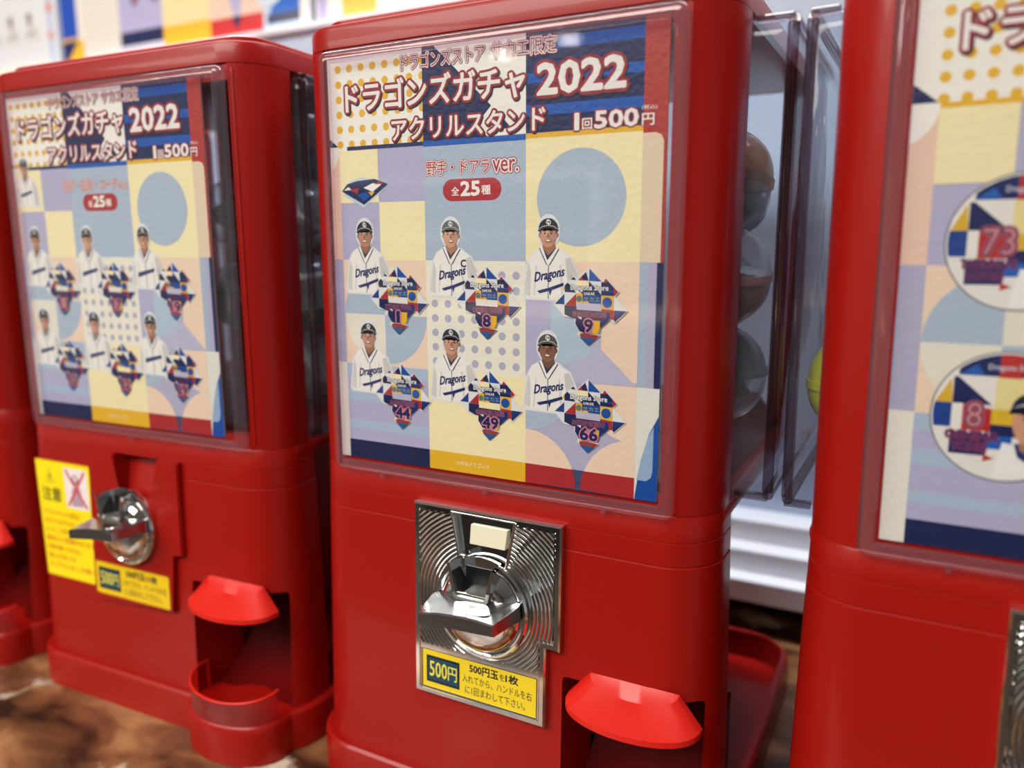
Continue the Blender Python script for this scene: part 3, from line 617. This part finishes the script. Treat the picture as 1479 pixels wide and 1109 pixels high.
    bm = bmesh.new(); loft(bm, [[(0.1056, -0.0062, -0.0206), (0.1544, -0.0062, -0.0206), (0.1544, -0.0014, -0.0210), (0.1056, -0.0014, -0.0210)], [(0.1118, -0.0040, -0.0520), (0.1482, -0.0040, -0.0520), (0.1482, -0.0013, -0.0520), (0.1118, -0.0013, -0.0520)]])
    bm.free()
    bm = bmesh.new(); bm.faces.new([bm.verts.new(q) for q in ((0.1060, -0.00125, -0.0210), (0.1540, -0.00125, -0.0210), (0.1482, -0.0030, -0.0555), (0.1118, -0.0030, -0.0555))])
    link('slot_throat', tomesh(bm), pl, None, CHROME, 30)
    bm = bmesh.new(); loft(bm, [[(0.1190, -0.0014, -0.0275), (0.1485, -0.0014, -0.0275), (0.1485, -0.0040, -0.0275), (0.1190, -0.0040, -0.0275)][::-1], [(0.1195, -0.0014, -0.0410), (0.1480, -0.0014, -0.0410), (0.1480, -0.0064, -0.0410), (0.1195, -0.0064, -0.0410)][::-1]])
    link('coin_shutter', tomesh(bm), pl, None, mat('shutter_reflection_cream', (222, 216, 190), 0.25), 30)  # cream colour stands in for a bright reflection in the chrome shutter
    S = Print(); S.rect(76.6, 174, -162.6, -131.4, (24, 22, 20)); S.rect(77.3, 173.3, -161.9, -132.1, (236, 208, 40))
    price_art(S, 77.3, -161.9, 96, 29.8)
    S.build('price_sticker', STICK, pl, (0, -0.0047, 0))
    link_sticker = pl
    return pl
def price_art(S, x, z, w, h, L=None):
    S.rect(x + w * .035, x + w * .34, z + h * .14, z + h * .86, (16, 18, 20)); S.rect(x + w * .05, x + w * .325, z + h * .2, z + h * .8, (10, 66, 92))
    S.text('500', x + w * .065, x + w * .225, z + h * .31, z + h * .72, [(0.012, (240, 226, 60))]); S.text('円', x + w * .235, x + w * .315, z + h * .31, z + h * .68, [(0.008, (240, 226, 60))])
    S.text('500円玉', x + w * .43, x + w * .68, z + h * .70, z + h * .92, [(0.035, INK)]); S.text('を', x + w * .69, x + w * .735, z + h * .71, z + h * .88, [(0.01, INK)]); S.text('1枚', x + w * .745, x + w * .85, z + h * .70, z + h * .92, [(0.035, INK)])
    S.text('入れてから、ハンドルを右', x + w * .365, x + w * .965, z + h * .40, z + h * .62, [(0.006, INK)])
    S.text('に1回まわして下さい。', x + w * .39, x + w * .91, z + h * .11, z + h * .32, [(0.006, INK)])
MESH = {}
def tilt(o):
    l = Vector(o.location) - Vector(LIFT); o.location = (0, 0, 0); R3 = Matrix.Rotation(-0.026, 4, 'X')
    base = Matrix.Translation(l) @ o.rotation_euler.to_matrix().to_4x4() @ Matrix.Diagonal((*o.scale, 1))
    o.matrix_basis = Matrix.Translation((0, -0.0010, -0.018 + Z0)) @ R3 @ Matrix.Translation((0, 0, 0.018)) @ base; return o
def machine(x, y, yaw, roll, label, old=False):
    root = empty('capsule_vending_machine', (x, y, TABLE), label, 'vending machine', 'red capsule machines in a row on the wooden table', (0, roll, yaw))
    def sh(key, fn): 
        if key not in MESH: MESH[key] = fn()
        return MESH[key]
    def add(name, key, fn, m, parent=root, smooth=35, loc=LIFT):
        first = key not in MESH; me = sh(key, fn)
        if first:
            return link(name, me, parent, loc, m, smooth)
        o = bpy.data.objects.new(name, me); COL.objects.link(o); o.parent = parent
        if loc: o.location = loc
        return o
    add('lower_body', 'body%d' % old, lambda: body_mesh(old), RED)
    add('plinth', 'plinth', plinth_mesh, RED)
    add('top_cap', 'cap', cap_mesh, RED); add('lid', 'lid', lid_mesh, RED)
    add('pillar', 'pl', lambda: pillar_mesh(MX0, -0.0045), RED); add('pillar', 'pr', lambda: pillar_mesh(0.2655, MX1), RED)
    add('pillar', 'plb', lambda: pillar_mesh(MX0, -0.0045, False), RED); add('pillar', 'prb', lambda: pillar_mesh(0.2655, MX1, False), RED)
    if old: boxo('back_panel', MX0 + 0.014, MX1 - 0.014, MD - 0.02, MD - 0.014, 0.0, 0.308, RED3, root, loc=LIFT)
    else: boxo('back_window', MX0 + 0.014, MX1 - 0.014, MD - 0.02, MD - 0.018, 0.0, 0.308, CLEAR, root, loc=LIFT)
    # hopper: sloping inner floor
    bm = bmesh.new(); loft(bm, [[(MX0 + 0.012, 0.02, 0.0), (MX1 - 0.012, 0.02, 0.0), (MX1 - 0.012, 0.31, 0.0), (MX0 + 0.012, 0.31, 0.0)], [(MX0 + 0.03, 0.03, 0.012), (MX1 - 0.03, 0.03, 0.012), (MX1 - 0.03, 0.30, 0.030), (MX0 + 0.03, 0.30, 0.030)]])
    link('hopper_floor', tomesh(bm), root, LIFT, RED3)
    window_parts(root)
    if True:
        xr_ = 0.270 if old else 0.267
        bm = bmesh.new(); rings = []
        for i_, y_ in ((0.0, 0.0030), (0.0, 0.0125), (0.012, 0.0125), (0.012, 0.0030)): rings.append([(x_, y_, z_) for x_, z_ in rrect(-0.006 + i_, xr_ - (i_ if not old else i_ * 0.35),  -0.0005 + i_, 0.3080 - i_, 0.006 if i_ == 0 else 0.002, 3)])
        rings.append(rings[0]); loft(bm, rings, False, False); link('inner_frame', tomesh(bm), root, LIFT, RED, 35)
    side_window(root, 1, 0.012 if old else 0.027); side_window(root, -1, 0.012 if old else (0.0155 if x == 0 else 0.0215))
    tilt(add('hood', 'hood', hood_mesh, RED2, smooth=17))
    # prize outlet: chute inside the opening and a clear red guard on the tray
    bm = bmesh.new(); rings = []
    for i in range(9):
        t = i / 8; a = t * math.pi / 2; y_ = 0.012 + 0.09 * t; zc = -0.2365 + 0.055 * (1 - math.cos(a))
        rings.append([(0.1915, y_, zc + 0.012 * t), (0.215, y_, zc), (0.239, y_, zc - 0.002), (0.263, y_, zc), (0.2865, y_, zc + 0.012 * t), (0.2865, y_, -0.2375), (0.1915, y_, -0.2375)])
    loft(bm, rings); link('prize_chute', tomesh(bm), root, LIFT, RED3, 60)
    bm = bmesh.new(); lo, hi = [], []
    path = [(0.239 + 0.048 * math.cos(R_(180 + 9 * i)), -0.006 + 0.030 * math.sin(R_(180 + 9 * i))) for i in range(21)]
    ring = lambda g, z: [(0.239 + (px - 0.239) * g, -0.006 + (py + 0.006) * g, z - (0.006 * math.sin(math.pi * i / 20) if z > -0.23 else 0)) for i, (px, py) in enumerate(path)]
    loft(bm, [ring(1, -0.2368), ring(1, -0.2105), ring(0.955, -0.2105), ring(0.955, -0.2368), ring(1, -0.2368)], False, False, closed=False)
    gd = link('prize_guard', tomesh(bm), root, LIFT, REDT, 40)
    bm = bmesh.new(); tube(bm, ring(0.98, -0.2100), 0.0013, 8); tube(bm, [ring(0.98, -0.2100)[0], (0.192, 0.006, -0.210), (0.192, 0.006, -0.2365)], 0.0012, 8); link('guard_rim', tomesh(bm), gd, None, RED2, 50)
    if old:
        bm = bmesh.new(); o_ = [(0.0665, -0.1670), (0.1715, -0.1610), (0.1735, -0.1050), (0.1860, -0.1050), (0.1860, -0.0190), (0.1600, -0.0190), (0.1520, -0.0570), (0.1100, -0.0570), (0.1040, -0.0190), (0.0700, -0.0190)]
        f = [[(px, yy, pz) for px, pz in o_] for yy in (0.0005, -0.0050)]
        vs = loft(bm, f); bmesh.ops.bevel(bm, geom=[e for e in bm.edges if all(v.co.y < -0.004 for v in e.verts)], offset=0.0012, segments=2, affect='EDGES')
        tilt(link('raised_coin_panel', tomesh(bm), root, LIFT, RED, 35))
        tilt(knob(root, 0.1210, -0.0850, -0.005, R_(-2), 0.96))
        S = Print(); S.rrect(70.5, 168, -159, -127, 2, (214, 170, 22)); S.rrect(71.5, 167, -158, -128, 2, (236, 198, 24)); price_art(S, 71.5, -158, 95.5, 30)
        tilt(S.build('price_sticker', STICK, root, (0, -0.0052, Z0)))
        S = Print(fx=lambda x, z: (x - (z + 36) * 0.055, z)); S.rrect(-14, 65.5, -156, -37, 2, (232, 190, 14)); S.rrect(-12.5, 64, -154.5, -38.5, 1.5, (250, 226, 20))
        S.text('注意', -8, 20, -78, -64, [(0.02, (70, 66, 30))]); S.poly([(-2, -60), (14, -60), (6, -44)], (220, 196, 20)); S.poly([(1, -58.5), (11, -58.5), (6, -48)], (244, 224, 30)); S.text('!', 5, 7, -57.5, -51, [(0.02, INK)])
        S.rrect(27, 60, -82, -42, 1.5, (236, 226, 226)); S.disc(43, -53, 5, (150, 110, 130)); S.poly([(35, -80), (37, -62), (49, -60), (52, -79)], (180, 150, 168)); S.disc(43, -52, 3, (226, 200, 190))
        for a, b in (((30, -80), (57, -44)), ((30, -44), (57, -80))):
            dx, dz = b[0] - a[0], b[1] - a[1]; L = math.hypot(dx, dz); nx, nz = -dz / L * 1.3, dx / L * 1.3; S.poly([(a[0] - nx, a[1] - nz), (b[0] - nx, b[1] - nz), (b[0] + nx, b[1] + nz), (a[0] + nx, a[1] + nz)], (206, 60, 70))
        for j, t in enumerate(['カプセルやちいさな部品を', 'お子さまがのみこまない', 'ようにご注意ください', '窒息などの危険があります', '対象年齢十五才以上', '遊んだあとは', 'カプセルはごみ箱へ']):
            S.text(t, -9, (44, 58, 44, 60, 40, 30, 58)[j], -93 - j * 9, -87 - j * 9, [(0.015, (214, 96, 16) if j != 3 else (214, 60, 20))])
        tilt(S.build('caution_sticker', STICK, root, (0, -0.0006, Z0)))
    else:
        tilt(coin_plate(root)); tilt(knob(root, PX, -0.0865, -0.0052))
    return root
# ================================================================= structure
def struct(name, x0, x1, y0, y1, z0, z1, m):
    o = boxo(name, x0, x1, y0, y1, z0, z1, m); o['kind'] = 'structure'; return o
FL = -1.07; CE = 1.75
struct('floor', -6, 4, -7, 3, FL - 0.1, FL, mat('dark_floor', (58, 48, 42), 0.3))
struct('ceiling', -6, 4, -7, 3, CE, CE + 0.1, mat('white_ceiling', (225, 224, 220), 0.8))
struct('wall_back', -6, 4, 3, 3.1, FL, CE, mat('white_wall', (222, 224, 230), 0.7))
struct('wall_front', -6, 4, -7.1, -7, FL, CE, mat('beige_wall', (150, 142, 132), 0.7))
struct('wall_left', -6.1, -6, -7, 3, FL, CE, mat('pale_wall', (210, 206, 200), 0.7))
struct('wall_right', 4, 4.1, -7, 3, FL, CE, mat('cool_wall', (206, 210, 218), 0.7))
LAMP = mat('lamp_glow', (255, 246, 232), 0.5, emit=26)
BODYL = mat('lamp_body', (240, 240, 238), 0.4)
k = 0
for lx, ly, wh in ((-2.25, -5.55, 'nearest the row across the aisle'), (-2.95, -5.75, 'second across the aisle'), (-4.9, -4.6, 'far left of the aisle'), (-3.9, -3.6, 'left of the middle aisle'), (-0.6, -5.6, 'straight across from the machines')):
    t = empty('ceiling_downlight', (lx, ly, CE - 0.001), 'round white recessed ceiling downlight, ' + wh, 'ceiling light', 'recessed ceiling downlights')
    bm = bmesh.new(); lathe(bm, [(0.085, 0.0), (0.105, 0.0), (0.105, -0.008), (0.085, -0.012)], 32); link('trim_ring', tomesh(bm), t, None, BODYL, 40)
    bm = bmesh.new(); lathe(bm, [(0.002, -0.004), (0.084, -0.004), (0.080, -0.013), (0.002, -0.015)], 32); link('diffuser', tomesh(bm), t, None, LAMP, 40)
# ================================================================= table and what stands behind
t = empty('wooden_table', (-0.35, 0.3, FL), 'worn dark brown wooden table under the row of red machines', 'table')
boxo('table_top', -1.75, 1.45, -0.56, 0.75, 0.798 - 0.045, 0.798, WOOD, t, 0.004)
for sx in (-1.66, 1.36):
    for sy in (-0.45, 0.66): boxo('leg', sx - 0.035, sx + 0.035, sy - 0.035, sy + 0.035, 0.0, 0.754, WOOD, t, 0.003)
# ================================================================= the machines
M_L = machine(-0.3606, -0.0167, 0.0446, -0.0029, 'red capsule machine with yellow caution sticker and chrome knob on bare red panel', True)
M_C = machine(0, 0, 0, 0.0, 'sharp red capsule machine in the middle with ridged chrome coin plate below player poster')
M_R = machine(0.3779, -0.0033, -0.010, -0.0054, 'large red capsule machine at the right edge with round badge poster')
M_0 = machine(-0.7290, -0.022, 0.040, 0.0, 'red capsule machine at the far left edge, mostly cut off by the frame', True)
# display cards slipped behind the front windows
def rootmat(x, y, a, r): return Matrix.Translation((x, y, 0)) @ Matrix.Rotation(a, 4, 'Z') @ Matrix.Rotation(r, 4, 'Y')
def card(P, M, label, name='display_card'):
    o = P.build(name, PRINT, None, (0, 0, 0)); o.matrix_world = M @ Matrix.Translation((0, 0.0015, 0)); tag(o, label, 'poster', 'printed cards in the machine windows')
    xs = [v[0] for v in P.v]; b = boxo('backing_sheet', min(xs) / 1000, max(xs) / 1000, 0.0002, 0.0012, 0.008, 0.3015, PAPER, o); return o
cC = card(card_stand('fielders'), rootmat(0, 0, 0, 0), 'printed card in the middle machine: six players with numbers 1, 8, 9, 44, 49, 66')
cL = card(card_stand('pitchers'), rootmat(-0.3606, -0.0167, 0.0446, -0.0029), 'blurred printed card with six players in the machine with the yellow caution sticker')
cR = card(card_badges(), rootmat(0.3779, -0.0033, -0.010, -0.0054), 'printed card with large round player badges in the right-hand machine')
c0 = cL.copy(); COL.objects.link(c0); c0.matrix_world = rootmat(-0.7290, -0.022, 0.040, 0) @ Matrix.Translation((0, 0.0015, 0)); c0['label'] = 'printed player card in the far left machine that the frame cuts off'
for ch in cL.children: q = ch.copy(); COL.objects.link(q); q.parent = c0
# ================================================================= capsules
CAPC = {'amber': (214, 160, 40), 'teal': (70, 140, 150), 'red': (200, 50, 50), 'lime': (176, 178, 42), 'navy': (40, 50, 110), 'green': (60, 130, 60), 'pink': (220, 120, 150), 'white': (230, 230, 225)}
CM = {}
def shell(z0, z1, R=0.0325, n=10, thick=0.0012):
    prof = []
    for i in range(n + 1):
        a = R_(90 * i / n); prof.append((max(0.0006, R * math.sin(a)), z0 + (z1 - z0) * math.cos(a)))
    bm = bmesh.new(); N = 28; rings = []
    for r, h in prof + [(0.0317, prof[-1][1])] + [(max(0.0004, r - thick), z0 + (h - z0) * 0.962) for r, h in reversed(prof)]:
        rings.append([(r * math.cos(2 * math.pi * k / N), r * math.sin(2 * math.pi * k / N), h) for k in range(N)])
    loft(bm, rings, True, True); return tomesh(bm)
def capsule(loc, colour, label, rot, opaque=False, top_clear=True):
    t = empty('toy_capsule', loc, label, 'capsule', 'toy capsules stacked in the machines', rot)
    key = (colour, opaque)
    if key not in CM:
        CM[key] = mat('capsule_' + colour, CAPC[colour], 0.12, coat=0.4) if opaque else clear_mat('capsule_tint_' + colour, tuple(0.25 + 0.75 * c for c in lin(CAPC[colour])), 0.04, 1.5, haze=0.12)
    if 'lo' not in MESH:
        MESH['lo'] = shell(-0.002, -0.034); MESH['up'] = shell(0.002, 0.036)
        bm = bmesh.new(); lathe(bm, [(0.0325, -0.003), (0.0336, -0.0028), (0.0336, 0.0028), (0.0325, 0.003)], 28); MESH['rg'] = tomesh(bm)
        for q in ('lo', 'up', 'rg'):
            for p in MESH[q].polygons: p.use_smooth = True
            MESH[q].set_sharp_from_angle(angle=R_(50))
    for nm, q, m in (('lower_half', 'lo', CM[key]), ('upper_half', 'up', CM[key] if opaque else CAPCLEAR), ('seam_ring', 'rg', CM[key])):
        me = MESH[q].copy(); me.materials.clear(); me.materials.append(m); o = bpy.data.objects.new(nm, me); COL.objects.link(o); o.parent = t
    if not opaque:
        bm = bmesh.new(); loft(bm, [zring(-0.017, 0.017, -0.003, 0.003, 0.0025, z, 2) for z in (-0.022, 0.0, 0.022)])
        for v in bm.verts: v.co.y += 0.008 * math.sin(v.co.x * 90) * (1 if v.co.z > 0 else -0.6)
        o = link('folded_leaflet', tomesh(bm), t, None, LEAF); o.rotation_euler = (0.2, 0.3, random.random() * 3)
    return t
CAPCLEAR = clear_mat('capsule_clear', (0.93, 0.94, 0.95), 0.03, 1.55, haze=0.04)
LEAF = mat('folded_leaflet', (198, 196, 190), 0.6)
capsule((0.266, 0.092, 0.214), 'amber', 'clear capsule with amber base, topmost at the right side window of the middle machine', (R_(172), R_(6), 0))
capsule((0.268, 0.094, 0.148), 'red', 'clear topped red capsule in the middle machine, second from the top of its side window', (R_(4), R_(-5), 1))
capsule((0.268, 0.094, 0.080), 'teal', 'teal capsule at the bottom of the middle machine side window', (R_(176), R_(3), 2))
capsule((0.250, 0.170, 0.206), 'teal', 'teal capsule behind the amber one in the middle machine', (R_(30), R_(40), 0))
capsule((0.244, 0.172, 0.134), 'white', 'white capsule behind the teal one in the middle machine', (R_(80), R_(10), 0))
capsule((0.238, 0.198, 0.066), 'pink', 'pink capsule low at the back of the middle machine', (R_(10), R_(60), 0))
capsule((0.3610, 0.092, 0.079), 'lime', 'opaque lime green capsule bulging at the left side of the right-hand machine', (0, 0, 0), True)
capsule((0.3700, 0.100, 0.147), 'navy', 'dark navy capsule just above the lime green one in the right-hand machine', (R_(20), R_(30), 0), True)
for i, (lx, ly, z, c, lab) in enumerate([
    (0.240, 0.110, 0.270, 'red', 'red capsule near the top of the side window in the left machine'), (0.238, 0.110, 0.198, 'amber', 'amber capsule under the red one in the left machine'),
    (0.244, 0.112, 0.127, 'green', 'bright green capsule in the middle of the left machine side window'), (0.240, 0.112, 0.056, 'white', 'white capsule at the bottom of the left machine side window'),
    (0.244, 0.190, 0.228, 'pink', 'pink capsule behind the upper ones in the left machine'), (0.250, 0.188, 0.160, 'teal', 'teal capsule behind the green one in the left machine'),
    (0.236, 0.192, 0.092, 'green', 'green capsule deep behind the white one in the left machine'),
    (0.162, 0.112, 0.200, 'amber', 'amber capsule beside the card edge in the left machine'), (0.162, 0.112, 0.120, 'green', 'green capsule beside the card edge, lower down in the left machine')]):
    v = rootmat(-0.3606, -0.0167, 0.0446, -0.0029) @ Vector((lx, ly, z)); capsule(v, c, lab, (random.random() * 3, random.random() * 3, 0))
# ================================================================= display furniture behind the row
t = empty('white_display_cabinet', (-0.35, 0.62, TABLE), 'white display cabinet with stepped foot standing behind the red machines', 'cabinet')
for yy, za, zb in ((0.400, 0.040, 0.066), (0.425, 0.066, 0.092), (0.455, 0.092, 0.118)):
    boxo('step', -1.4, 1.6, yy - 0.62, 0.12, za, zb, WHITE, t, 0.002)
boxo('back_board', -1.45, 1.7, 0.50 - 0.62, 0.53 - 0.62, 0.105, 0.755, mat('pale_blue_laminate', (196, 218, 244), 0.22, coat=0.3, bump=(9, 0.3)), t, 0.003)
boxo('top_shelf', -1.45, 1.7, 0.485 - 0.62, 0.72 - 0.62, 0.755, 0.764, WHITE, t, 0.002)
boxo('foot', -1.3, 1.5, 0.47 - 0.62, 0.70 - 0.62, 0.001, 0.040, mat('dark_shadow_gap_foot', (40, 30, 32), 0.5), t)  # dark colour stands in for the shade in the gap under the steps
def wall_poster(P, x0, label, w_, h_, z=0.4925):
    o = P.build('standing_poster', PRINT, None, (x0, 0.4985, z)); tag(o, label, 'poster', 'large posters on the white cabinet')
    boxo('poster_board', -0.004, w_ / 1000 + 0.004, 0.0002, 0.006, 0.0, h_ / 1000 + 0.004, WHITE, o, 0.001); return o
P = Print(); r = P.rect
r(0, 580, 0, 520, WHT)
r(0, 46, 40, 520, (30, 80, 190)); r(0, 46, 38, 44, YEL); P.poly([(0, 38), (46, 38), (46, 30), (8, 0), (0, 0)], (26, 36, 100)); P.poly([(8, 0), (46, 38), (60, 38), (60, 0)], (246, 190, 40)); r(60, 160, 0, 520, (236, 228, 216))
r(160, 268, 44, 520, (186, 182, 220)); r(160, 268, 14, 36, NAVY); r(160, 268, 36, 44, (190, 186, 220)); r(160, 268, 0, 14, (220, 214, 226))
r(268, 378, 34, 520, (246, 226, 168)); r(268, 378, 0, 34, (248, 190, 40))
r(378, 492, 0, 520, (236, 206, 184)); r(378, 492, 0, 30, (206, 44, 44)); P.poly([(410, 130), (460, 130), (452, 60), (436, 14), (420, 60)], (184, 180, 216)); P.poly([(425, 30), (447, 30), (436, 10)], NAVY)
r(492, 566, 0, 520, (196, 214, 232)); P.poly([(530, 520), (566, 520), (566, 12), (500, 12), (520, 60)], (30, 104, 200)); P.disc(505, 70, 34, (210, 226, 236)); r(500, 566, 10, 24, NAVY)
for i, sx in enumerate((190, 240, 300, 352, 410, 462)):
    for j in range(3):
        star(P, sx + 12, 96 + j * 120, str(11 + i * 7 + j), '', (230, 226, 214), 40, 40, False); player(P, sx - 10, 150 + j * 120, SKIN, 0.8, detail=False)
wall_poster(P, -1.035, 'large blurred poster with lilac, cream and red columns above the left machine', 580, 520)
P = Print(); r = P.rect
r(0, 340, 0, 520, (236, 236, 238)); r(326, 332, 0, 520, (120, 170, 226)); r(0, 340, 0, 10, (236, 232, 190)); r(322, 336, 96, 112, (224, 120, 110)); r(322, 336, 50, 62, (226, 130, 120))
for i in range(5):
    for j in range(4):
        x, z = 36 + i * 58, 92 + j * 86
        player(P, x, z, (176, 128, 106), 0.95, detail=False)
wall_poster(P, -1.395, 'blurred white poster with rows of small player photos at the top left corner', 340, 520)
P = Print(); r = P.rect
r(0, 560, 0, 520, (240, 236, 226)); r(0, 18, 0, 520, (180, 172, 212)); r(46, 108, 0, 34, (248, 190, 40)); r(46, 108, 34, 520, (244, 224, 166)); r(108, 300, 0, 520, (238, 234, 224)); r(300, 420, 20, 520, GREYB); r(300, 420, 0, 20, NAVY); r(420, 560, 20, 520, (190, 214, 240)); r(420, 560, 0, 20, REDI)
wall_poster(P, -0.435, 'pale poster with a yellow foot band standing behind the middle machine', 560, 520)
P = Print(); r = P.rect
r(0, 640, 0, 520, (196, 220, 244)); r(80, 160, 0, 520, (176, 180, 226)); r(160, 260, 60, 520, (240, 244, 250)); P.disc(420, 260, 120, (150, 200, 236))
wall_poster(P, 0.145, 'pale blue poster behind the gap beside the right-hand machine', 640, 520)
# unseen shelf and counter added across the aisle to be reflected in chrome and plastic
t = empty('aisle_reflection_shelf', (-2.6, -4.2, FL), 'tall white display shelf, unseen, added across the aisle for reflections in the machines', 'shelf')
for i in range(5): boxo('shelf_board', -1.2, 1.2, -0.2, 0.2, 0.2 + i * 0.36, 0.225 + i * 0.36, WHITE, t)
for sx in (-1.2, 1.2): boxo('side_panel', sx - 0.015, sx + 0.015, -0.2, 0.2, 0, 1.68, WHITE, t)
boxo('back_panel', -1.2, 1.2, -0.2, -0.19, 0, 1.68, mat('shelf_back', (36, 36, 42), 0.5), t)  # back kept dark between white boards so the reflections show stripes
t = empty('dark_reflection_counter', (-0.9, -2.9, FL), 'dark unseen counter added across the aisle for dark reflections in the chrome', 'counter')  # added out of view to put dark areas into the chrome reflections
boxo('counter_body', -0.8, 0.8, -0.3, 0.3, 0, 0.9, mat('dark_counter', (48, 42, 40), 0.4), t, 0.004); boxo('counter_top', -0.83, 0.83, -0.33, 0.33, 0.9, 0.94, mat('counter_top', (196, 170, 130), 0.4), t, 0.004)
